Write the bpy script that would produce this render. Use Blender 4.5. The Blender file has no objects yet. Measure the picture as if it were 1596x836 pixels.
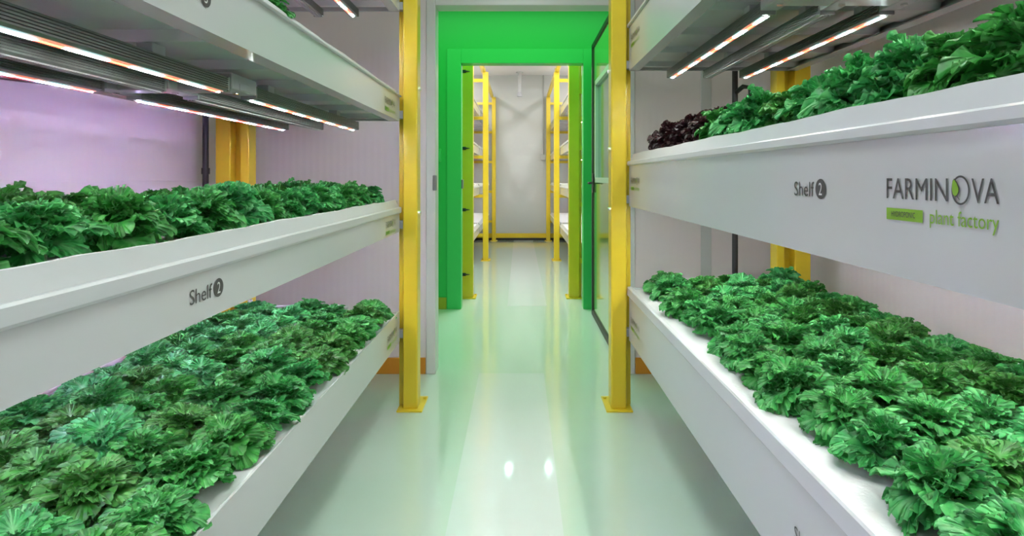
import bpy, bmesh, math, random
from mathutils import Vector, Matrix, Euler
random.seed(7)
SC = bpy.context.scene
COL = SC.collection
PI = math.pi

# ------------------------------------------------------------------ camera, world, lights, exposure
F = 900.0                       # focal length in pixels of the 1596 px wide frame
VPX, VPY, EYE = 810.0, 277.0, 1.30
cam_data = bpy.data.cameras.new('camera')
cam_data.sensor_fit = 'HORIZONTAL'
cam_data.sensor_width = 36.0
cam_data.lens = F / 1596 * 36.0
cam_data.shift_x = -(VPX - 798) / 1596
cam_data.shift_y = -(418 - VPY) / 1596
cam_data.clip_start = 0.05
cam = bpy.data.objects.new('camera', cam_data)
COL.objects.link(cam)
cam.location = (0, 0, EYE)
cam.rotation_euler = (PI / 2, 0, 0)
SC.camera = cam

world = bpy.data.worlds.new('world')
SC.world = world
world.use_nodes = True
world.node_tree.nodes['Background'].inputs[0].default_value = (0.8, 0.85, 0.9, 1)
world.node_tree.nodes['Background'].inputs[1].default_value = 0.05

SC.view_settings.view_transform = 'Standard'
SC.view_settings.look = 'None'
SC.view_settings.exposure = 0.0
SC.view_settings.gamma = 1.0
SC.view_settings.use_curve_mapping = False

def area(name, loc, size, power, color=(1, 1, 1), rot=(0, 0, 0)):
    d = bpy.data.lights.new(name, 'AREA')
    d.shape = 'RECTANGLE'
    d.size, d.size_y = size
    d.energy = power
    d.color = color
    o = bpy.data.objects.new(name, d)
    o.location = loc
    o.rotation_euler = rot
    COL.objects.link(o)
    return o

area('aisle_ceiling_lamp', (0.0, 1.3, 3.0), (0.5, 3.2), 37, (0.86, 1.0, 0.91))
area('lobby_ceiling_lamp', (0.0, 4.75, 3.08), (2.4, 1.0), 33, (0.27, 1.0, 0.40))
area('second_room_fill', (-1.15, 9.0, 3.36), (0.25, 4.8), 48, (1.0, 0.99, 0.98))  # unseen fill lights above both racks, added to brighten the second room
area('second_room_fill', (1.15, 9.0, 3.36), (0.25, 4.8), 48, (1.0, 0.99, 0.98))
area('second_room_floor_fill', (0.0, 6.75, 3.38), (0.9, 1.2), 70, (1.0, 1.0, 0.98))  # unseen fill added to brighten the floor, placed to keep its reflection out of frame
LED = 1.75                       # dimmer of the grow light diodes

# ------------------------------------------------------------------ materials
def mat(name, color, rough=0.5, metal=0.0, noise=0.0, scale=8.0, spec=0.5, emit=None, estr=0.0, coat=0.0, bump=0.0, bscale=200.0):
    m = bpy.data.materials.new(name)
    m.use_nodes = True
    nt = m.node_tree
    b = nt.nodes['Principled BSDF']
    b.inputs['Base Color'].default_value = (*color, 1)
    b.inputs['Roughness'].default_value = rough
    b.inputs['Metallic'].default_value = metal
    b.inputs['Specular IOR Level'].default_value = spec
    b.inputs['Coat Weight'].default_value = coat
    b.inputs['Coat Roughness'].default_value = 0.08
    tc = nt.nodes.new('ShaderNodeTexCoord')
    if noise:
        n = nt.nodes.new('ShaderNodeTexNoise')
        n.inputs['Scale'].default_value = scale
        n.inputs['Detail'].default_value = 4
        r = nt.nodes.new('ShaderNodeMapRange')
        r.inputs['To Min'].default_value = 1 - noise
        r.inputs['To Max'].default_value = 1 + noise
        mx = nt.nodes.new('ShaderNodeMix')
        mx.data_type = 'RGBA'
        mx.blend_type = 'MULTIPLY'
        mx.inputs['Factor'].default_value = 1
        mx.inputs['A'].default_value = (*color, 1)
        nt.links.new(tc.outputs['Object'], n.inputs['Vector'])
        nt.links.new(n.outputs['Fac'], r.inputs['Value'])
        nt.links.new(r.outputs['Result'], mx.inputs['B'])
        nt.links.new(mx.outputs['Result'], b.inputs['Base Color'])
    if bump:
        n2 = nt.nodes.new('ShaderNodeTexNoise')
        n2.inputs['Scale'].default_value = bscale
        bp = nt.nodes.new('ShaderNodeBump')
        bp.inputs['Strength'].default_value = bump
        bp.inputs['Distance'].default_value = 0.002
        nt.links.new(tc.outputs['Object'], n2.inputs['Vector'])
        nt.links.new(n2.outputs['Fac'], bp.inputs['Height'])
        nt.links.new(bp.outputs['Normal'], b.inputs['Normal'])
    if emit:
        b.inputs['Emission Color'].default_value = (*emit, 1)
        b.inputs['Emission Strength'].default_value = estr
    return m

def ribbed(name, color, rough, axis, period=0.045, strength=0.25, coat=0.0):
    """sandwich panel: fine vertical ribs"""
    m = mat(name, color, rough, noise=0.02, scale=1.5, coat=coat)
    nt = m.node_tree
    b = nt.nodes['Principled BSDF']
    tc = nt.nodes.new('ShaderNodeTexCoord')
    w = nt.nodes.new('ShaderNodeTexWave')
    w.wave_type = 'BANDS'
    w.bands_direction = axis
    w.inputs['Scale'].default_value = 0.314 / period
    w.inputs['Distortion'].default_value = 0
    bp = nt.nodes.new('ShaderNodeBump')
    bp.inputs['Strength'].default_value = strength
    bp.inputs['Distance'].default_value = 0.0015
    nt.links.new(tc.outputs['Object'], w.inputs['Vector'])
    nt.links.new(w.outputs['Fac'], bp.inputs['Height'])
    nt.links.new(bp.outputs['Normal'], b.inputs['Normal'])
    return m

M = {}
M['yellow'] = mat('yellow_paint', (0.78, 0.56, 0.025), 0.32, noise=0.05, scale=14, coat=0.25)
M['tray'] = mat('white_tray_sheet', (0.53, 0.535, 0.55), 0.22, noise=0.015, scale=3, coat=0.2)
M['film'] = mat('white_film', (0.57, 0.575, 0.60), 0.30, noise=0.02, scale=9)
M['foam'] = mat('white_foam_board', (0.70, 0.70, 0.72), 0.55, noise=0.03, scale=40, bump=0.3, bscale=120)
M['pan'] = mat('galvanised_pan', (0.64, 0.66, 0.68), 0.36, metal=0.15, noise=0.06, scale=5)
M['steel'] = mat('grey_steel', (0.42, 0.42, 0.43), 0.42, metal=0.4, noise=0.05, scale=20)
M['alu'] = mat('dark_aluminium', (0.24, 0.25, 0.25), 0.38, metal=0.6, noise=0.06, scale=20)
M['bracket'] = mat('pale_bracket', (0.50, 0.50, 0.54), 0.40, metal=0.3, noise=0.04, scale=30)
M['black'] = mat('black_rubber', (0.012, 0.012, 0.013), 0.45, noise=0.1, scale=30)
M['pole'] = mat('black_pipe', (0.03, 0.028, 0.035), 0.4, noise=0.1, scale=12)
M['wall_y'] = ribbed('white_panel_side', (0.78, 0.71, 0.73), 0.45, 'Y')
M['wall_x'] = ribbed('white_panel_end', (0.78, 0.71, 0.73), 0.45, 'X')
M['wall2'] = mat('grey_panel', (0.56, 0.57, 0.58), 0.4, noise=0.02, scale=1.2)
M['ceil'] = mat('white_ceiling', (0.82, 0.82, 0.82), 0.6, noise=0.02, scale=2)
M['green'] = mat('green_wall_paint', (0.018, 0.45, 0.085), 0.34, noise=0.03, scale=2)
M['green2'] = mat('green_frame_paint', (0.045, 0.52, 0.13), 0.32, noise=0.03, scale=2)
M['frame'] = mat('white_frame', (0.68, 0.70, 0.69), 0.35, noise=0.02, scale=3)
M['skirt'] = mat('ochre_skirting', (0.60, 0.25, 0.02), 0.45, noise=0.06, scale=6)
M['olive'] = mat('olive_skirting', (0.36, 0.36, 0.02), 0.45, noise=0.06, scale=6)
M['leafdoor'] = mat('pale_green_door', (0.24, 0.46, 0.11), 0.14, noise=0.02, scale=2, coat=1.0)
M['teal'] = mat('teal_glass', (0.05, 0.22, 0.16), 0.08, noise=0.02, scale=2, coat=0.5)
M['ink'] = mat('dark_grey_ink', (0.055, 0.05, 0.052), 0.5, noise=0.05, scale=60)
M['inkw'] = mat('pale_ink', (0.62, 0.62, 0.62), 0.5, noise=0.02, scale=60)
M['inkg'] = mat('lime_ink', (0.19, 0.38, 0.02), 0.5, noise=0.03, scale=60)
M['blue'] = mat('blue_plastic', (0.03, 0.07, 0.35), 0.4, noise=0.05, scale=40)
M['red'] = mat('red_plastic', (0.35, 0.03, 0.03), 0.4, noise=0.05, scale=40)
M['chrome'] = mat('chrome', (0.85, 0.85, 0.85), 0.15, metal=0.9, noise=0.03, scale=40)
M['stripe'] = mat('pale_floor_strip', (0.71, 0.78, 0.78), 0.07, noise=0.015, scale=2, coat=0.5, spec=0.6)  # strips a little paler than the floor around them

# epoxy floor
def floor_mat():
    m = mat('epoxy_floor', (0.62, 0.75, 0.675), 0.07, noise=0.025, scale=1.1, coat=0.5, spec=0.6)
    return m
M['floor'] = floor_mat()

def led_mat(name, a, b, strength, period, phase=0.0, floor_v=0.25):
    m = bpy.data.materials.new(name)
    m.use_nodes = True
    nt = m.node_tree
    p = nt.nodes['Principled BSDF']
    p.inputs['Base Color'].default_value = (0.6, 0.6, 0.6, 1)
    tc = nt.nodes.new('ShaderNodeTexCoord')
    sx = nt.nodes.new('ShaderNodeSeparateXYZ')
    mu = nt.nodes.new('ShaderNodeMath'); mu.operation = 'MULTIPLY_ADD'
    mu.inputs[1].default_value = 2 * PI / period
    mu.inputs[2].default_value = phase
    sn = nt.nodes.new('ShaderNodeMath'); sn.operation = 'SINE'
    mr = nt.nodes.new('ShaderNodeMapRange')
    mr.inputs['From Min'].default_value = -0.5
    mr.inputs['From Max'].default_value = 0.75
    mx = nt.nodes.new('ShaderNodeMix'); mx.data_type = 'RGBA'
    mx.inputs['A'].default_value = (*a, 1)
    mx.inputs['B'].default_value = (*b, 1)
    nt.links.new(tc.outputs['Object'], sx.inputs[0])
    nt.links.new(sx.outputs['Y'], mu.inputs[0])
    nt.links.new(mu.outputs[0], sn.inputs[0])
    nt.links.new(sn.outputs[0], mr.inputs['Value'])
    nt.links.new(mr.outputs[0], mx.inputs['Factor'])
    nt.links.new(mx.outputs['Result'], p.inputs['Emission Color'])
    p.inputs['Emission Strength'].default_value = strength
    return m
M['led'] = led_mat('grow_diodes', (20, 0.50, 0.22), (114, 146, 138), LED, 0.19)
M['ledm'] = led_mat('grow_diodes_magenta', (26, 0.60, 0.7), (122, 114, 225), LED, 0.19)
M['lens'] = led_mat('lens_fringe_glow', (0.9, 0.22, 0.10), (0.32, 0.62, 0.62), 0.75, 0.19)  # weak glow standing in for coloured diode light spilled on the housing
M['ledw'] = mat('white_tube', (0.8, 0.8, 0.8), 0.4, emit=(1.0, 0.95, 1.0), estr=9.0)
M['spot'] = mat('spot_lamp', (0.8, 0.8, 0.8), 0.4, emit=(0.6, 1.0, 0.9), estr=200.0)

def kale_mat(name, dark, mid, light, rib):
    m = bpy.data.materials.new(name)
    m.use_nodes = True
    nt = m.node_tree
    b = nt.nodes['Principled BSDF']
    out = nt.nodes['Material Output']
    tc = nt.nodes.new('ShaderNodeTexCoord')
    oi = nt.nodes.new('ShaderNodeObjectInfo')
    n = nt.nodes.new('ShaderNodeTexNoise')
    n.inputs['Scale'].default_value = 34
    n.inputs['Detail'].default_value = 5
    ramp = nt.nodes.new('ShaderNodeValToRGB')
    e = ramp.color_ramp.elements
    e[0].position = 0.28; e[0].color = (*dark, 1)
    e[1].position = 0.75; e[1].color = (*light, 1)
    k = e.new(0.5); k.color = (*mid, 1)
    at = nt.nodes.new('ShaderNodeAttribute')
    at.attribute_name = 'rib'
    mx = nt.nodes.new('ShaderNodeMix'); mx.data_type = 'RGBA'
    mx.inputs['B'].default_value = (*rib, 1)
    hsv = nt.nodes.new('ShaderNodeHueSaturation')
    mv = nt.nodes.new('ShaderNodeMapRange')
    mv.inputs['To Min'].default_value = 0.75
    mv.inputs['To Max'].default_value = 1.25
    mh = nt.nodes.new('ShaderNodeMapRange')
    mh.inputs['To Min'].default_value = 0.485
    mh.inputs['To Max'].default_value = 0.525
    nt.links.new(tc.outputs['Object'], n.inputs['Vector'])
    nt.links.new(n.outputs['Fac'], ramp.inputs['Fac'])
    nt.links.new(ramp.outputs['Color'], mx.inputs['A'])
    nt.links.new(at.outputs['Fac'], mx.inputs['Factor'])
    nt.links.new(mx.outputs['Result'], hsv.inputs['Color'])
    nt.links.new(oi.outputs['Random'], mv.inputs['Value'])
    nt.links.new(oi.outputs['Random'], mh.inputs['Value'])
    nt.links.new(mv.outputs[0], hsv.inputs['Value'])
    nt.links.new(mh.outputs[0], hsv.inputs['Hue'])
    nt.links.new(hsv.outputs['Color'], b.inputs['Base Color'])
    b.inputs['Roughness'].default_value = 0.36
    b.inputs['Specular IOR Level'].default_value = 0.45
    tr = nt.nodes.new('ShaderNodeBsdfTranslucent')
    nt.links.new(hsv.outputs['Color'], tr.inputs['Color'])
    mixs = nt.nodes.new('ShaderNodeMixShader')
    mixs.inputs[0].default_value = 0.22
    nt.links.new(b.outputs[0], mixs.inputs[1])
    nt.links.new(tr.outputs[0], mixs.inputs[2])
    nt.links.new(mixs.outputs[0], out.inputs['Surface'])
    return m
M['kale'] = kale_mat('curly_green_leaf', (0.015, 0.135, 0.022), (0.044, 0.33, 0.050), (0.13, 0.53, 0.11), (0.30, 0.62, 0.28))
M['red_leaf'] = kale_mat('dark_red_leaf', (0.012, 0.006, 0.008), (0.045, 0.012, 0.018), (0.11, 0.025, 0.035), (0.05, 0.05, 0.03))

# ------------------------------------------------------------------ mesh helpers
class MB:
    def __init__(s):
        s.v, s.f = [], []
    def box(s, x0, x1, y0, y1, z0, z1, c=0.0):
        if x0 > x1: x0, x1 = x1, x0
        if y0 > y1: y0, y1 = y1, y0
        if z0 > z1: z0, z1 = z1, z0
        if c <= 0:
            b = len(s.v)
            s.v += [(x0,y0,z0),(x1,y0,z0),(x1,y1,z0),(x0,y1,z0),(x0,y0,z1),(x1,y0,z1),(x1,y1,z1),(x0,y1,z1)]
            s.f += [tuple(b+i for i in q) for q in ((0,3,2,1),(4,5,6,7),(0,1,5,4),(1,2,6,5),(2,3,7,6),(3,0,4,7))]
            return s
        bm = bmesh.new()
        bmesh.ops.create_cube(bm, size=1)
        for v in bm.verts:
            v.co = ((x0+x1)/2 + v.co.x*(x1-x0), (y0+y1)/2 + v.co.y*(y1-y0), (z0+z1)/2 + v.co.z*(z1-z0))
        bmesh.ops.bevel(bm, geom=list(bm.edges), offset=c, segments=2, profile=0.5, affect='EDGES')
        return s.bm(bm)
    def bm(s, bm):
        b = len(s.v)
        bm.verts.index_update()
        s.v += [tuple(v.co) for v in bm.verts]
        s.f += [tuple(b + v.index for v in f.verts) for f in bm.faces]
        bm.free()
        return s
    def cyl(s, p, q, r, n=16, r2=None):
        p, q = Vector(p), Vector(q)
        r2 = r if r2 is None else r2
        d = (q - p).normalized()
        a = d.orthogonal().normalized()
        c = d.cross(a)
        b = len(s.v)
        for k in range(n):
            t = 2*PI*k/n
            s.v.append(tuple(p + (a*math.cos(t) + c*math.sin(t))*r))
        for k in range(n):
            t = 2*PI*k/n
            s.v.append(tuple(q + (a*math.cos(t) + c*math.sin(t))*r2))
        for k in range(n):
            s.f.append((b+k, b+(k+1) % n, b+n+(k+1) % n, b+n+k))
        s.f.append(tuple(b+k for k in range(n))[::-1])
        s.f.append(tuple(b+n+k for k in range(n)))
        return s
    def tube(s, pts, r, n=10):
        pts = [Vector(p) for p in pts]
        b = len(s.v)
        for i, p in enumerate(pts):
            d = (pts[min(i+1, len(pts)-1)] - pts[max(i-1, 0)]).normalized()
            a = d.cross(Vector((0.13, 0.2, 1))).normalized()
            c = d.cross(a)
            for k in range(n):
                t = 2*PI*k/n
                s.v.append(tuple(p + (a*math.cos(t) + c*math.sin(t))*r))
        for i in range(len(pts)-1):
            for k in range(n):
                s.f.append((b+i*n+k, b+i*n+(k+1) % n, b+(i+1)*n+(k+1) % n, b+(i+1)*n+k))
        s.f.append(tuple(b+k for k in range(n))[::-1])
        s.f.append(tuple(b+(len(pts)-1)*n+k for k in range(n)))
        return s
    def extrude_y(s, prof, y0, y1):            # closed profile of (x, z)
        n, b = len(prof), len(s.v)
        s.v += [(x, y0, z) for x, z in prof] + [(x, y1, z) for x, z in prof]
        for k in range(n):
            s.f.append((b+k, b+(k+1) % n, b+n+(k+1) % n, b+n+k))
        s.f.append(tuple(b+k for k in range(n))[::-1])
        s.f.append(tuple(b+n+k for k in range(n)))
        return s
    def extrude_x(s, prof, x0, x1):            # closed profile of (y, z)
        n, b = len(prof), len(s.v)
        s.v += [(x0, y, z) for y, z in prof] + [(x1, y, z) for y, z in prof]
        for k in range(n):
            s.f.append((b+k, b+(k+1) % n, b+n+(k+1) % n, b+n+k))
        s.f.append(tuple(b+k for k in range(n))[::-1])
        s.f.append(tuple(b+n+k for k in range(n)))
        return s
    def build(s, name, m, parent=None, loc=None, smooth=False):
        me = bpy.data.meshes.new(name)
        me.from_pydata(s.v, [], s.f)
        bm = bmesh.new(); bm.from_mesh(me)
        bmesh.ops.recalc_face_normals(bm, faces=list(bm.faces))
        bm.to_mesh(me); bm.free()
        me.materials.append(m)
        if smooth:
            for p in me.polygons: p.use_smooth = True
        return link(name, me, parent, loc)

def link(name, me, parent=None, loc=None):
    o = bpy.data.objects.new(name, me)
    COL.objects.link(o)
    if parent is not None:
        o.parent = parent
        # geometry is written in world coordinates: undo the base of the thing
        r = Vector((0, 0, 0)); p = parent
        while p is not None:
            r += p.location; p = p.parent
        o.location = -r
        if loc is not None: o.location = Vector(loc) - r
    elif loc is not None:
        o.location = loc
    return o

def tag(o, label, cat, group=None):
    o['label'] = label; o['category'] = cat
    if group: o['group'] = group
    return o
def struct(o, label=None, cat=None):
    o['kind'] = 'structure'
    if label: o['label'] = label
    if cat: o['category'] = cat
    return o
def thing(name, label, cat, loc, group=None):
    o = bpy.data.objects.new(name, None)
    o.empty_display_size = 0.05
    COL.objects.link(o)
    o.location = loc
    return tag(o, label, cat, group)

# ------------------------------------------------------------------ the rooms
XL, XR, YE, YB = -1.86, 1.82, 3.83, -1.2       # first room
YG = 5.71                                      # green wall of the lobby
YF = 11.98                                     # end wall of the second room
H1, H2 = 3.05, 3.42
DX0, DX1, DH = -0.557, 0.70, 2.44              # opening of the first room
GX0, GX1, GH = -0.578, 0.628, 2.43             # doorway in the green wall

struct(MB().box(XL-0.1, XR+0.1, YB-0.1, YF+0.1, -0.1, 0).build('floor', M['floor']), 'pale glossy epoxy floor running through both rooms', 'floor')
struct(MB().box(-0.27, 0.16, YB, YE, 0.0, 0.0012).build('trim_1', M['stripe']), 'whiter strip along the middle of the first room floor', 'floor strip')
struct(MB().box(-0.125, 0.275, YG+0.12, YF-0.03, 0.0, 0.0012).build('trim_4', M['stripe']), 'whiter strip along the second room floor', 'floor strip')
struct(MB().box(XL-0.1, XR+0.1, YB-0.1, YE, H1, H1+0.1).build('ceiling', M['ceil']), 'white ceiling over the first room', 'ceiling')
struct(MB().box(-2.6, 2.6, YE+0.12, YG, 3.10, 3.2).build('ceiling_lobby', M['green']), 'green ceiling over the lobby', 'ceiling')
struct(MB().box(-1.9, 1.9, YG, YF+0.1, H2, H2+0.1).build('ceiling_second_room', M['ceil']), 'white ceiling of the second growing room', 'ceiling')
struct(MB().box(XL-0.1, XL, YB, YE, 0, H1).build('wall_left', M['wall_y']), 'white ribbed panel wall behind the left trays', 'wall')
struct(MB().box(XR, XR+0.1, YB, YE, 0, H1).build('wall_right', M['wall_y']), 'white ribbed panel wall behind the right trays', 'wall')
struct(MB().box(XL-0.1, XR+0.1, YB-0.1, YB, 0, H1).build('wall_front', M['wall_x']), 'white ribbed panel wall at the near end', 'wall')
w = MB()
w.box(-2.7, DX0-0.06, YE, YE+0.12, 0, 3.2)
w.box(DX1+0.06, 2.7, YE, YE+0.12, 0, 3.2)
w.box(DX0-0.06, DX1+0.06, YE, YE+0.12, DH+0.06, 3.2)
struct(w.build('wall_back', M['wall_x']), 'white panel wall at the end of the trays with the tall opening', 'wall')
w = MB()
w.box(DX0-0.062, DX0, YE-0.012, YE+0.13, 0, DH+0.062, 0.004)
w.box(DX1, DX1+0.062, YE-0.012, YE+0.13, 0, DH+0.062, 0.004)
w.box(DX0, DX1, YE-0.012, YE+0.13, DH, DH+0.062, 0.004)
fr = struct(w.build('door_1', M['frame']), 'white frame of the tall opening between the two near yellow posts', 'door frame')
sp = MB().box(DX0-0.018, DX0+0.006, YE-0.018, YE+0.02, 1.215, 1.315, 0.004).build('latch_plate', M['alu'], fr)
sp['label'] = 'dark grey latch plate on the white frame'
w = MB()
w.box(XL, DX0-0.066, YE-0.014, YE, 0, 0.107, 0.003)
struct(w.build('baseboard_left', M['skirt']), 'ochre skirting at the foot of the end wall, left of the opening', 'skirting')
struct(MB().box(DX1+0.066, XR, YE-0.014, YE, 0, 0.107, 0.003).build('baseboard_right', M['skirt']), 'ochre skirting at the foot of the end wall, right of the opening', 'skirting')
struct(MB().box(1.20, 1.27, YE-0.006, YE, 0.107, H1, 0.002).build('trim_2', M['wall2']), 'grey cover strip over a panel joint of the right end wall', 'cover strip')
struct(MB().box(XL, XL+0.004, YB, 3.30, 1.16, 1.285, 0.0015).build('trim_3', M['wall_y']), 'low panel seam strip along the left wall', 'cover strip')

# lobby
w = MB()
w.box(-2.7, GX0-0.14, YG, YG+0.12, 0, 3.45)
w.box(GX1+0.14, 2.7, YG, YG+0.12, 0, 3.45)
w.box(GX0-0.14, GX1+0.14, YG, YG+0.12, GH+0.14, 3.45)
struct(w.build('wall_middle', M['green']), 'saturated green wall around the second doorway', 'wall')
w = MB()
w.box(GX0-0.142, GX0, YG-0.012, YG+0.13, 0, GH+0.142, 0.003)
w.box(GX1, GX1+0.142, YG-0.012, YG+0.13, 0, GH+0.142, 0.003)
w.box(GX0, GX1, YG-0.012, YG+0.13, GH, GH+0.142, 0.003)
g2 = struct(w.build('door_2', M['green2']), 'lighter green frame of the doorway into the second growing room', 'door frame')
pt = MB().box(GX0-0.001, GX0+0.016, YG-0.004, YG+0.09, 1.19, 1.28, 0.004).build('latch_plate', M['alu'], g2)
struct(MB().box(-2.58, GX0-0.145, YG-0.015, YG, 0, 0.115, 0.003).build('baseboard_lobby', M['olive']), 'olive skirting at the foot of the green wall', 'skirting')
struct(MB().box(-2.7, -2.6, YE+0.12, YG, 0, 3.2).build('wall_lobby_left', M['green']))
struct(MB().box(2.6, 2.7, YE+0.12, YG, 0, 3.2).build('wall_lobby_right', M['green']))
t = thing('light_switch', 'small green light switch plate on the green wall, left of the doorway', 'switch', (-0.80, YG-0.02, 1.5))
MB().box(-0.84, -0.775, YG-0.012, YG, 1.455, 1.585, 0.004).build('switch_plate', M['green2'], t)
MB().box(-0.825, -0.79, YG-0.018, YG-0.010, 1.485, 1.555, 0.003).build('rocker', M['green2'], t)

# open door leaf, swung into the lobby
LX0, LX1, LY0, LY1 = 0.695, 0.765, 3.985, 5.47
dl = bpy.data.objects.new('door_3', None)
COL.objects.link(dl); dl.location = (0.73, LY0, 0)
struct(dl, 'open pale green door leaf with dark seal, swung into the lobby', 'door')
w = MB()
w.box(LX0, LX1, LY0, LY1, 0.02, 1.28, 0.003)
w.box(LX0, LX1, LY0, LY0+0.30, 1.28, 2.16)
w.box(LX0, LX1, LY1-0.19, LY1, 1.28, 2.16)
w.box(LX0, LX1, LY0, LY1, 2.16, 2.54, 0.003)
w.build('door_panel', M['leafdoor'], dl)
w = MB()
for a in ((LY1-0.03, LY1+0.022, 0.0, 2.56), (LY0-0.02, LY0+0.02, 0.0, 2.56)):
    w.box(LX0-0.012, LX1+0.006, a[0], a[1], a[2]+0.002, a[3], 0.004)
w.box(LX0-0.012, LX1+0.006, LY0, LY1, 0.002, 0.055, 0.004)
w.box(LX0-0.012, LX1+0.006, LY0, LY1, 2.52, 2.56, 0.004)
o = w.build('door_seal', M['black'], dl); o['label'] = 'black rubber seal around the door leaf'
w = MB()
for a in ((LY0+0.28, LY0+0.325, 1.26, 2.18), (LY1-0.215, LY1-0.17, 1.26, 2.18)):
    w.box(LX0-0.008, LX1+0.004, *a, 0.003)
w.box(LX0-0.008, LX1+0.004, LY0+0.28, LY1-0.17, 1.255, 1.30, 0.003)
w.box(LX0-0.008, LX1+0.004, LY0+0.28, LY1-0.17, 2.14, 2.185, 0.003)
wf = w.build('window_frame', M['frame'], dl)
MB().box(LX0+0.02, LX0+0.045, LY0+0.31, LY1-0.2, 1.29, 2.15).build('window_pane', M['teal'], wf)
w = MB()
w.box(LX0-0.016, LX0, LY1-0.105, LY1-0.055, 1.16, 1.34, 0.004)
w.cyl((LX0-0.012, LY1-0.08, 1.25), (LX0-0.055, LY1-0.08, 1.25), 0.010, 10)
w.tube([(LX0-0.05, LY1-0.07, 1.25), (LX0-0.058, LY1-0.12, 1.25), (LX0-0.055, LY1-0.2, 1.247)], 0.010, 10)
o = w.build('door_handle', M['black'], dl); o['label'] = 'black lever handle on the door leaf'

# second room shell
struct(MB().box(-1.9, -1.8, YG+0.12, YF, 0, H2).build('wall_second_left', M['wall_y']))
struct(MB().box(1.8, 1.9, YG+0.12, YF, 0, H2).build('wall_second_right', M['wall_y']))
struct(MB().box(-1.9, 1.9, YF, YF+0.1, 0, H2).build('wall_second_end', M['wall2']), 'plain grey end wall of the second growing room', 'wall')
struct(MB().box(-1.8, 1.8, YF-0.02, YF, 0.05, 0.145, 0.003).build('baseboard_second_end', M['yellow']), 'yellow skirting along the far grey end wall', 'skirting')
struct(MB().box(-1.8, 1.8, YF-0.03, YF, 0.0, 0.05, 0.002).build('baseboard_second_black', M['black']), 'black strip under the yellow skirting of the far wall', 'skirting')

t = thing('tube_lamp', 'short white tube hanging down in front of the far grey wall', 'lamp', (0.0, 11.6, H2))
MB().cyl((0.0, 11.6, 3.0), (0.0, 11.6, H2), 0.035, 16).build('tube', M['film'], t, smooth=False)
MB().cyl((0.0, 11.6, 2.93), (0.0, 11.6, 3.02), 0.052, 18, 0.040).build('lamp_end', M['bracket'], t)
MB().cyl((0.0, 11.6, H2-0.012), (0.0, 11.6, H2), 0.075, 18).build('ceiling_rose', M['film'], t)
t = thing('wall_conduit', 'thin grey conduit running down the right of the far wall to a small box', 'conduit', (0.49, YF, 1.7))
MB().cyl((0.49, YF-0.018, 1.76), (0.49, YF-0.018, H2), 0.014, 10).build('pipe', M['steel'], t)
MB().box(0.44, 0.54, YF-0.05, YF, 1.66, 1.78, 0.006).build('junction_box', M['film'], t)
for i, (x, l) in enumerate(((-0.18, 'left'), (0.46, 'right'))):
    t = thing('ceiling_spot', 'round ceiling spot lamp over the %s side of the second room aisle' % l, 'lamp', (x, 9.3, H2))
    MB().cyl((x, 9.3, H2-0.03), (x, 9.3, H2), 0.06, 20).build('housing', M['film'], t)
    MB().cyl((x, 9.3, H2-0.036), (x, 9.3, H2-0.030), 0.026, 20).build('lamp_disc', M['spot'], t)

# ------------------------------------------------------------------ racks
def post(parent, s, xi, xo, y, h, m, web=0.0, plate=True, bolts=()):
    """yellow upright: box tube towards the aisle (xi) plus a recessed flange on its outer side"""
    w = MB()
    w.box(xi, xo, y, y+0.10, 0.008, h, 0.007)
    if web:
        w.box(xo - s*0.004, xo + s*web, y+0.065, y+0.095, 0.008, h, 0.003)
    o = w.build('upright_post', m, parent)
    if plate:
        e = 0.030
        p = MB().box(min(xi, xo)-e, max(xi, xo)+e, y-0.03, y+0.19, 0, 0.010, 0.002)
        for dx in (-1, 1):
            cx = (xi+xo)/2 + dx*(abs(xo-xi)/2 + e*0.5)
            p.cyl((cx, y+0.15, 0.009), (cx, y+0.15, 0.020), 0.010, 6)
        p.build('base_plate', m, o)
    for z in bolts:
        b = MB().cyl((xi + s*0.002, y+0.045, z), (xi - s*0.012, y+0.045, z), 0.011, 8).build('bolt', M['chrome'], o)
        b['label'] = 'bright bolt head'
    return o

def channel(parent, s, x0, y, h, m, a, wv, b):
    """wall upright: channel open towards the camera; a = inner flange, wv = web, b = outer flange (widths)"""
    w = MB()
    w.box(x0, x0 + s*a, y, y+0.09, 0.008, h, 0.005)
    w.box(x0 + s*(a-0.003), x0 + s*(a+wv+0.003), y+0.065, y+0.085, 0.008, h)
    w.box(x0 + s*(a+wv), x0 + s*(a+wv+b), y, y+0.09, 0.008, h, 0.005)
    o = w.build('wall_upright', m, parent)
    MB().box(x0 - s*0.02, x0 + s*(a+wv+b+0.02), y-0.02, y+0.11, 0, 0.010, 0.002).build('base_plate', m, o)
    return o

YP = 3.22
LT = (0.385, 0.998, 1.615, 2.225)              # tray undersides, left rack
RT = (0.393, 1.140, 1.895)                     # tray undersides, right rack
def near_rack(s, xi, xo, xs, levels, label, bolts):
    t = thing('rack_frame', label, 'rack', (xi, YP, 0))
    post(t, s, xi, xo, YP, 2.92, M['yellow'], 0.034, True, bolts)
    channel(t, s, xs, YP, 2.92, M['yellow'], *( (0.050, 0.054, 0.083) if s < 0 else (0.045, 0.054, 0.090) ))
    for z in levels:
        MB().box(xo - s*0.01, xs + s*0.01, YP+0.012, YP+0.055, z+0.015, z+0.06, 0.003).build('cross_bar', M['steel'], t)
    MB().box(xo - s*0.01, xs + s*0.01, YP+0.02, YP+0.08, 2.84, 2.91, 0.004).build('top_rail', M['yellow'], t)
    return t
near_rack(-1, -0.570, -0.652, -1.510, LT, 'yellow steel rack frame carrying the left trays, its post beside the white opening frame', (1.10, 1.80))
near_rack(1, 0.510, 0.597, 1.435, RT, 'yellow steel rack frame carrying the right trays, its post beside the open green door', (1.12, 1.46, 1.9))

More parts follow.
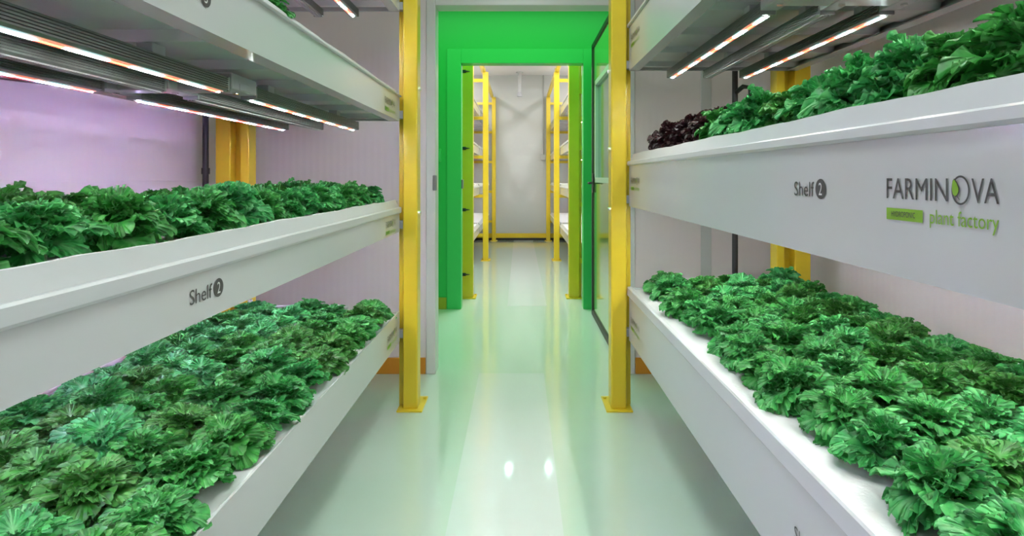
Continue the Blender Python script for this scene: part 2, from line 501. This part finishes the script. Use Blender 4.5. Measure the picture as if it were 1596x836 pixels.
# ------------------------------------------------------------------ lettering
FONT = None
def text_mesh(txt, w, h=None, bold=0.0):
    """text as a flat mesh: lower left of its outline at the origin, scaled to w wide (and h high)"""
    cu = bpy.data.curves.new('lettering_curve', 'FONT')
    cu.body = txt; cu.size = 1.0; cu.offset = bold; cu.resolution_u = 4
    o = bpy.data.objects.new('lettering_tmp', cu)
    COL.objects.link(o)
    dg = bpy.context.evaluated_depsgraph_get()
    me = bpy.data.meshes.new_from_object(o.evaluated_get(dg))
    bpy.data.objects.remove(o); bpy.data.curves.remove(cu)
    xs = [v.co.x for v in me.vertices]; ys = [v.co.y for v in me.vertices]
    x0, x1, y0, y1 = min(xs), max(xs), min(ys), max(ys)
    kx = w / (x1-x0); ky = (h / (y1-y0)) if h else kx
    for v in me.vertices:
        v.co = ((v.co.x-x0)*kx, (v.co.y-y0)*ky, 0)
    return me

def on_face(me, s, xf, y, z, off):
    """put a flat mesh (x right, y up) on the aisle face of a tray, reading left to right for someone in the aisle"""
    for v in me.vertices:
        u, q = v.co.x, v.co.y
        v.co = (xf - s*off, (y - u) if s > 0 else (y + u), z + q)
    bm = bmesh.new(); bm.from_mesh(me)
    for f in bm.faces:
        if f.normal.x * (-s) < 0: f.normal_flip()
    bm.to_mesh(me); bm.free()
    return me

def flat(polys):
    me = bpy.data.meshes.new('mark')
    v, f = [], []
    for p in polys:
        b = len(v)
        v += [(x, y, 0) for x, y in p]
        f.append(tuple(range(b, b+len(p))))
    me.from_pydata(v, [], f)
    return me
def ring(cx, cy, rx, ry, wx, wy, n=48):
    me = bpy.data.meshes.new('ring')
    v, f = [], []
    for k in range(n):
        t = 2*PI*k/n
        v.append((cx+rx*math.cos(t), cy+ry*math.sin(t), 0))
        v.append((cx+(rx-wx)*math.cos(t), cy+(ry-wy)*math.sin(t), 0))
    for k in range(n):
        a, b = 2*k, 2*((k+1) % n)
        f.append((a, b, b+1, a+1))
    me.from_pydata(v, [], f)
    return me
def disc(cx, cy, r, n=40):
    return flat([[(cx + r*math.cos(2*PI*k/n), cy + r*math.sin(2*PI*k/n)) for k in range(n)]])

def put(name, me, m, parent, label=None):
    me.materials.append(m)
    o = link(name, me, parent)
    if label: o['label'] = label
    return o

def shelf_sign(parent, s, xf, y, zc, number):
    base = zc - 0.0165
    t = text_mesh('Shelf', 0.086, 0.031)
    put('lettering', on_face(t, s, xf, y, base, 0.0015), M['ink'], parent, 'dark grey lettering reading Shelf')
    d = put('number_disc', on_face(disc(0.112, 0.0165, 0.0205), s, xf, y, base, 0.0015), M['ink'], parent, 'dark grey disc with a pale numeral %s' % number)
    t = text_mesh(number, 0.0125 if number != '1' else 0.008, 0.025)
    for v in t.vertices: v.co.x += 0.1058 if number != '1' else 0.108; v.co.y += 0.004
    put('numeral', on_face(t, s, xf, y, base, 0.0022), M['inkw'], d)

def logo(parent, s, xf, y, zc):
    b = zc - 0.017                                # baseline of the capitals
    def place(me, dx, dz, off=0.0015):
        for v in me.vertices: v.co.x += dx; v.co.y += dz
        return on_face(me, s, xf, y, b, off)
    root = put('logo', place(text_mesh('FARMIN', 0.137, 0.033), 0, 0), M['ink'], parent, 'dark grey and lime logo lettering')
    put('lettering', place(text_mesh('VA', 0.045, 0.033), 0.180, 0), M['ink'], root)
    put('logo_ring', place(ring(0.1605, 0.0165, 0.0165, 0.0205, 0.0027, 0.0029), 0, 0), M['ink'], root)
    leaf = [(0.1475, 0.0285), (0.150, 0.0315), (0.1545, 0.0265), (0.1580, 0.0195), (0.1578, 0.0140), (0.1548, 0.0095), (0.1515, 0.0080), (0.1480, 0.0105), (0.1462, 0.0170), (0.1463, 0.0230)]
    cxl = sum(p[0] for p in leaf)/len(leaf); cyl_ = sum(p[1] for p in leaf)/len(leaf)
    big = [(cxl + (p[0]-cxl)*1.2, cyl_ + (p[1]-cyl_)*1.12) for p in leaf]
    put('leaf_outline', place(flat([big]), 0, 0, 0.0019), M['ink'], root)
    put('leaf_mark', place(flat([leaf]), 0, 0, 0.0024), M['inkg'], root)
    put('leaf_stalk', place(flat([[(0.1535, 0.0085), (0.1550, 0.0088), (0.1600, 0.0035), (0.1592, 0.0028)]]), 0, 0, 0.0019), M['ink'], root)
    put('lime_bar', place(flat([[(0, -0.0345), (0.086, -0.0345), (0.086, -0.0155), (0, -0.0155)]]), 0, 0), M['inkg'], root)
    put('lettering', place(text_mesh('HYDROPONIC', 0.056, 0.0088), 0.014, -0.0290, 0.0022), M['ink'], root)
    put('lettering', place(text_mesh('plant factory', 0.124, 0.0275), 0.101, -0.0405), M['inkg'], root, 'lime lettering reading plant factory')

# ------------------------------------------------------------------ growing trays
def wavy(y, seed):
    return 0.004*math.sin(y*7.3+seed) + 0.003*math.sin(y*17.1+seed*2.3) + 0.002*math.sin(y*41+seed)

def tray(s, xf, xb, y0, y1, zb, zf, zt, zl, label, group=None, seed=0.0, under=True, foam_gap=0.012, detail=True):
    t = thing('growing_tray', label, 'tray', (xf, y1, zb), group)
    # fascia with the bottom flange turned inwards
    prof = [(xf, zb), (xf, zf), (xf + s*0.008, zf), (xf + s*0.008, zb+0.006), (xf + s*0.055, zb+0.006), (xf + s*0.055, zb)]
    MB().extrude_y(prof, y0, y1).build('fascia', M['tray'], t)
    if zt > zf:
        p = [(xf - s*0.004, zf-0.002), (xf - s*0.009, zf+0.004), (xf - s*0.008, zt-0.004), (xf - s*0.003, zt), (xf + s*0.012, zt), (xf + s*0.012, zf-0.002)]
        MB().extrude_y(p, y0, y1+0.012).build('rim_band', M['film'], t)
    if zl > zt:
        n = int((y1-y0)/0.05)
        m = MB()
        for k in range(n+1):
            y = y0 + (y1-y0)*k/n
            wv = wavy(y, seed)
            m.v += [(xf + s*0.004, y, zt-0.004), (xf + s*(0.020), y, zl+wv*0.35), (xf + s*(0.026), y, zl+wv*0.35+0.001), (xf + s*0.012, y, zt-0.004)]
        for k in range(n):
            a, b = 4*k, 4*k+4
            for i in range(4):
                j = (i+1) % 4
                m.f.append((a+i, a+j, b+j, b+i))
        m.f.append((0, 1, 2, 3)); m.f.append(tuple(4*n+i for i in (3, 2, 1, 0)))
        m.build('liner', M['film'], t, smooth=False)
    top = max(zl, zt, zf)
    # back panel, end panels
    MB().extrude_y([(xb, zb), (xb, top+0.012), (xb - s*0.010, top+0.012), (xb - s*0.010, zb+0.006), (xb - s*0.055, zb+0.006), (xb - s*0.055, zb)], y0, y1).build('back_panel', M['tray'], t)
    MB().box(xf + s*0.012, xb - s*0.010, y1-0.010, y1, zb, top-0.004, 0.002).build('end_panel', M['tray'], t)
    MB().box(xf + s*0.012, xb - s*0.010, y0, y0+0.010, zb, top-0.004, 0.002).build('end_panel', M['tray'], t)
    # planting board
    n = int((y1-y0-0.03)/0.06)
    m = MB()
    zt_ = top - foam_gap
    for k in range(n+1):
        y = y0+0.012 + (y1-y0-0.024)*k/n
        a = xf + s*(0.028 if zl > zt else 0.009)
        c = xb - s*0.012
        m.v += [(a, y, zt_-0.03), (a, y, zt_), (c, y, zt_), (c, y, zt_-0.03)]
    for k in range(n):
        a, b = 4*k, 4*k+4
        for i in range(4):
            j = (i+1) % 4
            m.f.append((a+i, a+j, b+j, b+i))
    m.f.append((0, 1, 2, 3)); m.f.append(tuple(4*n+i for i in (3, 2, 1, 0)))
    m.build('planting_board', M['foam'], t)
    # ribbed steel pans underneath
    if under:
        m = MB()
        y = y1 - 0.055
        k = 0
        while y > y0 + 0.05:
            ya, yb = max(y-0.338, y0+0.012), y
            L = yb - ya
            pr = [(ya, zb+0.016), (ya+L*0.42, zb+0.016), (ya+L*0.46, zb+0.036), (ya+L*0.90, zb+0.036), (ya+L*0.94, zb+0.010), (yb, zb+0.010), (yb, zb+0.05), (ya, zb+0.05)]
            m.extrude_x(pr, xf + s*0.030, xb - s*0.030)
            y -= 0.353
        m.build('bottom_pans', M['pan'], t)
    return t

T = {}
XLF, XLB, XRF, XRB = -0.670, -1.59, 0.610, 1.545
YT0, YT1 = -0.35, 3.2195
T['L1'] = tray(-1, XLF, XLB, YT0, YT1, 0.385, 0.556, 0.556, 0.556, 'white growing tray full of curly kale, lowest tray of the left rack', seed=1)
T['L2'] = tray(-1, XLF, XLB, YT0, YT1, 0.998, 1.104, 1.136, 1.175, 'white growing tray marked Shelf 2, second from the floor of the left rack', seed=2, foam_gap=0.02)
T['L3'] = tray(-1, XLF, XLB, YT0, YT1, 1.615, 1.752, 1.757, 1.785, 'white growing tray marked Shelf 3 with grow lights hanging beneath, left rack', seed=3, foam_gap=0.02)
T['L4'] = tray(-1, XLF, XLB, YT0, YT1, 2.225, 2.35, 2.36, 2.39, 'topmost white growing tray of the left rack, cut by the top of the picture', seed=4)
T['R1'] = tray(1, XRF, XRB, YT0, YT1, 0.393, 0.640, 0.690, 0.690, 'white growing tray full of curly kale, lowest tray of the right rack', seed=5)
T['R2'] = tray(1, XRF, XRB, YT0, YT1, 1.140, 1.368, 1.392, 1.432, 'white growing tray marked Shelf 2 with large logo, middle tray of the right rack', seed=6, foam_gap=0.02)
T['R3'] = tray(1, XRF, XRB, YT0, YT1, 1.895, 2.14, 2.16, 2.19, 'topmost white growing tray of the right rack with grow lights hanging beneath', seed=7)

for key, s, xf, ysh, zc, num, ylogo in (
        ('L2', -1, XLF, 1.170, 1.056, '2', 2.885), ('L3', -1, XLF, 1.118, 1.684, '3', 2.87), ('L1', -1, XLF, None, 0.470, '1', 2.92),
        ('R2', 1, XRF, 1.280, 1.277, '2', 3.16), ('R1', 1, XRF, 1.280, 0.516, '1', 3.16), ('R3', 1, XRF, None, 2.055, '3', 3.16)):
    if ysh is not None: shelf_sign(T[key], s, xf, ysh, zc, num)
    logo(T[key], s, xf, ylogo, zc+0.006)
logo(T['R2'], 1, XRF, 0.958, 1.283)

# ------------------------------------------------------------------ grow lights
def light_bar(x, y0, y1, zb, label, lit=True, led='led', group=None):
    """finned aluminium bar along the tray; zb = its underside"""
    t = thing('grow_light_bar', label, 'grow light', (x, y1, zb+0.042), group)
    hw, h = 0.025, 0.042
    pr = [(x-0.017, zb), (x+0.017, zb)]
    n = 6
    def side(sg):
        p = []
        for k in range(n):
            z = zb + 0.004 + (h-0.004)*k/n
            d = (h-0.004)/n
            p += [(x+sg*hw, z), (x+sg*hw, z+d*0.55), (x+sg*(hw-0.006), z+d*0.55), (x+sg*(hw-0.006), z+d)]
        return p
    pr = pr + side(1) + [(x+0.012, zb+h), (x-0.012, zb+h)] + side(-1)[::-1]
    hs = MB().extrude_y(pr, y0, y1).build('housing', M['alu'], t)
    for y in (y0, y1):
        MB().box(x-0.026, x+0.026, y-0.006, y+0.006, zb-0.001, zb+h+0.001, 0.003).build('end_cap', M['alu'], t)
    if lit:
        MB().box(x-0.013, x+0.013, y0+0.012, y1-0.012, zb-0.003, zb+0.001).build('lens', M['lens'], t)  # its glow imitates the coloured light fringe beside the diodes
        m = MB()
        m.box(x-0.0032, x+0.0032, y0+0.012, y1-0.012, zb-0.0055, zb-0.0022)
        o = m.build('diode_strip', M[led], t); o['label'] = 'glowing strip of red and white diodes'
    else:
        m = MB()
        for dx in (-0.010, 0.0, 0.010):
            m.box(x+dx-0.003, x+dx+0.003, y0, y1, zb-0.004, zb+0.001)
        m.build('cooling_ribs', M['bracket'], t)
    for y in (y0+0.10, y1-0.35):
        MB().box(x-0.020, x+0.020, y, y+0.05, zb+h-0.004, zb+h+0.022, 0.002).build('hanger_clip', M['bracket'], t)
    return t

def light_set(side, xs, zb, where, lits=(True, False, True), leds=('led', 'led', 'ledm'), seg=((1.90, 3.10), (-0.2, 1.72)), rail=True):
    names = ('aisle-side', 'middle', 'wall-side')
    for i, x in enumerate(xs):
        for k, (a, b) in enumerate(seg):
            light_bar(x, a, b, zb, '%s %s grow light bar under %s, %s length' % ('lit' if lits[i] else 'unlit', names[i], where, ('far' if k == 0 else 'near')), lits[i], leds[i])
    if rail:
        x0, x1 = min(xs)-0.03, max(xs)+0.03
        t = thing('mounting_rail', 'pale grey cross rail joining the light bar lengths under %s' % where, 'rail', ((x0+x1)/2, 1.81, zb+0.06))
        MB().box(x0, x1, 1.775, 1.845, zb+0.012, zb+0.034, 0.003).build('rail', M['bracket'], t)
        for x in xs:
            MB().box(x-0.028, x+0.028, 1.730, 1.892, zb+0.010, zb+0.058, 0.004).build('coupling', M['bracket'], t)
            MB().cyl((x, 1.81, zb+0.004), (x, 1.81, zb+0.012), 0.010, 10).build('screw', M['chrome'], t)
XLED_L, XLED_R = (-0.890, -1.080, -1.265), (0.816, 1.010, 1.205)
light_set('L', XLED_L, 1.557, 'the third left tray')
light_set('L', XLED_L, 2.165, 'the topmost left tray', seg=((1.90, 3.10),))
light_set('L', XLED_L, 0.940, 'the second left tray')
light_set('R', XLED_R, 1.836, 'the topmost right tray', leds=('led', 'led', 'led'))
light_set('R', XLED_R, 1.106, 'the middle right tray', lits=(True, True, False))

# cables and pipes
def tagged(mb, name, m, label, cat, smooth=True):
    return tag(mb.build(name, m, smooth=smooth), label, cat)
t = tagged(MB().tube([(-1.29, y, 1.565 - 0.030*math.sin((y-0.2)/1.45*PI)) for y in [0.2+0.145*k for k in range(11)]], 0.008), 'power_cable', M['black'], 'black cable sagging under the wall-side light bar of the third left tray', 'cable')
t = tagged(MB().tube([(1.24, y, 1.842 - 0.030*math.sin((y-0.2)/1.45*PI)) for y in [0.2+0.145*k for k in range(11)]], 0.008), 'power_cable', M['black'], 'black cable sagging under the wall-side light bar of the right rack', 'cable')

def drain(x, y, label, z1=2.9):
    t = thing('drain_pipe', label, 'pipe', (x, y, 0))
    MB().cyl((x, y, 0), (x, y, z1), 0.0165, 16).build('pipe', M['pole'], t)
    for z in (0.55, 1.32, 2.1):
        MB().cyl((x, y, z), (x, y, z+0.035), 0.022, 16).build('coupling', M['pole'], t)
    MB().cyl((x, y, 0), (x, y, 0.012), 0.03, 16).build('foot_flange', M['pole'], t)
    return t
drain(-1.795, 3.30, 'black vertical drain pipe by the left wall, left of the double yellow upright')
drain(1.275, 3.42, 'black vertical drain pipe behind the right trays, left of the double yellow upright')
t = thing('water_valve', 'black hose tee with red tap beside the right wall-side light bar', 'valve', (1.33, 3.33, 1.86))
w = MB(); w.tube([(1.275, 3.42, 1.80), (1.30, 3.36, 1.83), (1.33, 3.33, 1.82), (1.335, 3.33, 1.74)], 0.014)
w.build('hose', M['black'], t, smooth=True)
o = MB().cyl((1.335, 3.33, 1.665), (1.335, 3.33, 1.745), 0.020, 12).build('tap', M['red'], t); o['label'] = 'dark red tap'
# supply pipe and fittings at the far corner of the lowest left tray
t = thing('supply_pipe', 'white supply pipe with blue valve along the far end of the lowest left tray', 'pipe', (-1.3, 3.19, 0.57))
MB().cyl((-1.46, 3.19, 0.585), (-0.95, 3.19, 0.585), 0.011, 12).build('pipe', M['film'], t, smooth=True)
MB().cyl((-1.43, 3.19, 0.572), (-1.39, 3.19, 0.572), 0.026, 14).build('valve', M['blue'], t)['label'] = 'blue valve'
MB().cyl((-1.48, 3.17, 0.545), (-1.48, 3.17, 0.63), 0.022, 12, 0.012).build('elbow', M['film'], t)
def clip(x, y, z, label):
    t = thing('seedling_collar', label, 'collar', (x, y, z))
    m = MB()
    for sg in (-1, 1):
        m.tube([(x, y, z), (x+sg*0.018, y, z+0.03), (x+sg*0.026, y, z+0.085)], 0.010, 8)
    m.build('collar_tongue', M['film'], t)
    MB().cyl((x, y, z-0.01), (x, y, z+0.012), 0.03, 14).build('collar_ring', M['film'], t)
clip(1.44, 3.16, 0.69, 'white plastic collar with two tongues at the far wall corner of the lowest right tray')

# ------------------------------------------------------------------ kale and lettuce heads
def head_mesh(name, m, n_leaf, size, rnd, curl=1.0):
    """a rosette of leaves: each a blade whose margin is gathered into tight curls"""
    V, Fc, R = [], [], []
    rings = (0.0, 0.38, 0.62, 0.76, 0.86, 0.94, 1.0)
    N = 150
    for li in range(n_leaf):
        f = (li + 0.5) / n_leaf                       # 0 outer .. 1 inner
        az = li * 2.39996 + rnd.uniform(-0.3, 0.3)
        tilt = math.radians(22 + 60*f**0.9 + rnd.uniform(-12, 12))
        L = size * (1.04 - 0.30*f) * rnd.uniform(0.84, 1.12)
        W = L * rnd.uniform(0.70, 0.95)
        k = rnd.randint(17, 20)
        k1, k3 = rnd.randint(4, 6), rnd.randint(3, 4)
        p1, p2, p3 = (rnd.uniform(0, 6.28) for _ in range(3))
        A, B = 0.0092*curl, 0.0050*curl
        jit = [rnd.uniform(0.55, 1.35) for _ in range(k+1)]
        bend = rnd.uniform(0.7, 1.5) * (1.2 - 0.6*f)
        base = len(V)
        rot = Euler((0, -tilt, az)).to_matrix()
        roll = Matrix.Rotation(rnd.uniform(-0.45, 0.45), 3, 'X')
        org = Vector((0, 0, 0.015 + 0.045*f*size/0.13))
        for rho in rings:
            fr = max(0.0, (rho-0.45)/0.55)**1.5
            for q in range(N):
                a = 2*PI*q/N
                c, sn = math.cos(a), math.sin(a)
                u = k*q/N
                amp = (jit[int(u) % k]*(1-u % 1) + jit[(int(u)+1) % k]*(u % 1)) * (0.35 + 0.65*min(1.0, (1+c)*1.2))
                ph = 2*PI*u + p2 + 0.8*math.sin(k3*a+p3)
                lob = 1 + 0.055*rho**2*math.sin(k1*a+p3)
                x = L*(0.5 + 0.5*rho*c*lob)
                y = W*0.5*rho*sn*lob*(0.40+0.60*min(1, (x/L)*1.6))
                z = 0.05*L*rho**2*math.sin(k1*a+p1) + 0.10*abs(y)
                z += A*fr*amp*math.sin(ph) + 0.35*A*fr*amp
                tg = B*fr*amp*math.sin(2*ph+0.6)
                rd = 0.40*A*fr*amp*math.cos(ph*0.5+p1) + 0.18*A*fr*amp*math.cos(2*ph)
                x += -sn*tg + c*rd
                y += c*tg + sn*rd
                t = x/L
                ang = bend*t*t*0.6
                xx = x*math.cos(ang) + z*math.sin(ang)
                zz = z*math.cos(ang) - x*math.sin(ang)
                p = rot @ (roll @ Vector((xx, y, zz))) + org
                if p.z < 0.012: p.z = 0.012 + 0.004*math.sin(q*1.7)
                V.append(tuple(p))
                rib = max(0.0, 1 - abs(y)/(0.06*L)) * (1-0.6*t) * 0.8 if rho < 0.9 else 0
                R.append(min(1, rib + 0.40*fr*fr*max(0, math.sin(ph))))
        for ri in range(len(rings)-1):
            for q in range(N):
                a0 = base+ri*N+q; a1 = base+ri*N+(q+1) % N
                Fc.append((a0, a1, a1+N, a0+N))
    b = len(V)                                        # short stem
    for z, r in ((-0.010, 0.010), (0.035, 0.013)):
        for k in range(8):
            V.append((r*math.cos(PI*k/4), r*math.sin(PI*k/4), z)); R.append(1.0)
    for k in range(8):
        Fc.append((b+k, b+(k+1) % 8, b+8+(k+1) % 8, b+8+k))
    me = bpy.data.meshes.new(name)
    me.from_pydata(V, [], Fc)
    at = me.attributes.new('rib', 'FLOAT', 'POINT')
    at.data.foreach_set('value', R)
    me.materials.append(m)
    for p in me.polygons: p.use_smooth = True
    bm = bmesh.new(); bm.from_mesh(me)
    bmesh.ops.remove_doubles(bm, verts=list(bm.verts), dist=1e-6)
    bm.to_mesh(me); bm.free()
    return me

rk = random.Random(11)
KALE = [head_mesh('curly_kale', M['kale'], 36, 0.110, rk) for _ in range(6)]
REDL = [head_mesh('red_lettuce', M['red_leaf'], 28, 0.118, rk, 1.2) for _ in range(3)]
ORD = ('first', 'second', 'third', 'fourth', 'fifth', 'sixth', 'seventh', 'eighth', 'ninth', 'tenth', 'eleventh', 'twelfth', 'thirteenth', 'fourteenth', 'fifteenth', 'sixteenth', 'seventeenth')

def seen(x, y, z, margin=40):
    px = VPX + F*x/y; py = VPY - F*(z-EYE)/y
    return -margin < px < 1596+margin and -margin < py < 836+margin

def bed(s, xs, z, y_far, y_near, step, where, size=1.0, red_px=None, flat_=1.0):
    rows = ('aisle-side row', 'second row from aisle', 'third row from aisle', 'fourth row from aisle', 'wall-side row')
    for ri, x in enumerate(xs):
        y = y_far - (step*0.5 if ri % 2 else 0)
        counts = {}
        while y > y_near:
            X, Y = s*x + rk.uniform(-0.016, 0.016), y + rk.uniform(-0.028, 0.028)
            rr = 0.12*size
            if seen(X - s*rr, Y + rr, z+0.12, 10) or seen(X, Y+rr, z+0.03, 10):
                red = red_px is not None and VPX + F*X/Y < red_px
                kind = 'dark red lettuce' if red else 'curly kale head'
                o = bpy.data.objects.new('red_lettuce' if red else 'curly_kale', rk.choice(REDL if red else KALE))
                COL.objects.link(o)
                o.location = (X, Y, z)
                o.rotation_euler = (rk.uniform(-0.22, 0.22), rk.uniform(-0.22, 0.22), rk.uniform(0, 6.28))
                k = size * rk.uniform(0.92, 1.12)
                if red:
                    k *= 1.16; o.location.x += s*0.03
                o.scale = (k, k, k*flat_*rk.uniform(0.90, 1.14))
                n = counts.get(red, 0); counts[red] = n + 1
                tag(o, '%s, %s, %s tray, %s from far end' % (kind, rows[ri], where, ORD[n]), 'lettuce' if red else 'kale', ('dark red lettuces in the ' if red else 'kale heads in the ') + where + ' tray')
            y -= step
bed(-1, (0.79, 0.97, 1.15, 1.31, 1.44), 0.545, 3.10, 0.85, 0.17, 'lowest left', 1.06, None, 0.66)
bed(1, (0.775, 0.95, 1.125, 1.29, 1.40), 0.679, 3.10, 0.70, 0.17, 'lowest right', 1.04, None, 0.80)
bed(-1, (0.815, 0.985, 1.15), 1.155, 3.08, 0.72, 0.16, 'second left', 0.86)
bed(1, (0.760, 0.925, 1.09), 1.412, 3.06, 0.72, 0.16, 'middle right', 0.98, 1118, 1.06)
bed(-1, (0.80,), 1.765, 1.75, 1.2, 0.17, 'third left', 0.9)

# ------------------------------------------------------------------ second room racks
def ladder(s, y, xi, xo, xw, h, label):
    t = thing('rack_frame', label, 'rack', (xi, y, 0))
    p = post(t, s, xi, xo, y, h, M['yellow'], 0.028 if y < 7 else 0.0, True)
    w = MB().box(xw, xw + s*0.08, y, y+0.09, 0.008, h, 0.005)
    w.build('wall_upright', M['yellow'], t)
    for z in (0.43, 1.04, 1.65, 2.26, h-0.10):
        MB().box(xo - s*0.01, xw + s*0.01, y+0.015, y+0.075, z-0.055, z-0.005, 0.003).build('cross_bar', M['yellow'], t)
    return t, p
FR = ((6.20, 'first'), (9.0, 'second'), (11.82, 'last'))
for s, nm in ((-1, 'left'), (1, 'right')):
    for y, o_ in FR:
        if s < 0:
            xi, xo = {6.20: (-0.500, -0.620), 9.0: (-0.490, -0.575), 11.82: (-0.490, -0.57)}[y]
        else:
            xi, xo = {6.20: (0.528, 0.642), 9.0: (0.535, 0.62), 11.82: (0.545, 0.63)}[y]
        t, p = ladder(s, y, xi, xo, s*1.50, 2.95, 'yellow ladder frame of the %s rack in the second room, %s from the doorway' % (nm, o_))
        if s < 0 and y < 7:
            for z in (2.44, 1.615, 0.955, 0.26):
                m = MB().box(xo - 0.004, xo + 0.045, y-0.014, y+0.0, z-0.017, z+0.017, 0.006)
                m.cyl((xo+0.03, y-0.012, z), (xo+0.085, y-0.012, z), 0.011, 8, 0.003)
                m.build('hinge_pin', M['black'], p)['label'] = 'black hinge pin on the yellow post'
    t = thing('top_beam', 'long yellow beam over the aisle posts of the %s rack in the second room' % nm, 'beam', (s*0.58, 6.3, 2.95))
    xb_ = s*0.57 if s < 0 else 0.585
    MB().box(xb_-0.03, xb_+0.03, 6.2, 11.9, 2.95, 3.01, 0.004).build('beam', M['yellow'], t)
    MB().box(xb_-0.034, xb_+0.034, 9.0, 9.1, 2.951, 3.014, 0.003).build('beam_joint', M['yellow'], t)
    for bi, (y0, y1) in enumerate(((6.31, 8.99), (9.11, 11.81))):
        for li, zb in enumerate((0.43, 1.04, 1.65, 2.26)):
            lv = ('lowest', 'second', 'third', 'topmost')[li]
            tray(s, s*0.63, s*1.47, y0, y1, zb, zb+0.11, zb+0.13, zb+0.16, 'empty white growing tray in the second room, %s of the %s rack, %s bay' % (lv, nm, ('near', 'far')[bi]), seed=li+bi, under=True)
            if li > 0:
                light_bar(s*1.0, y0+0.15, y1-0.15, zb-0.060, 'lit grow light bar under the %s tray, %s rack, %s bay of second room' % (lv, nm, ('near', 'far')[bi]), True, 'led')
    for y in (7.6, 10.4):
        drain(s*1.74, y, 'black drain pipe on the %s wall of the second room, %s one' % (nm, 'nearer' if y < 9 else 'farther'), 2.6)
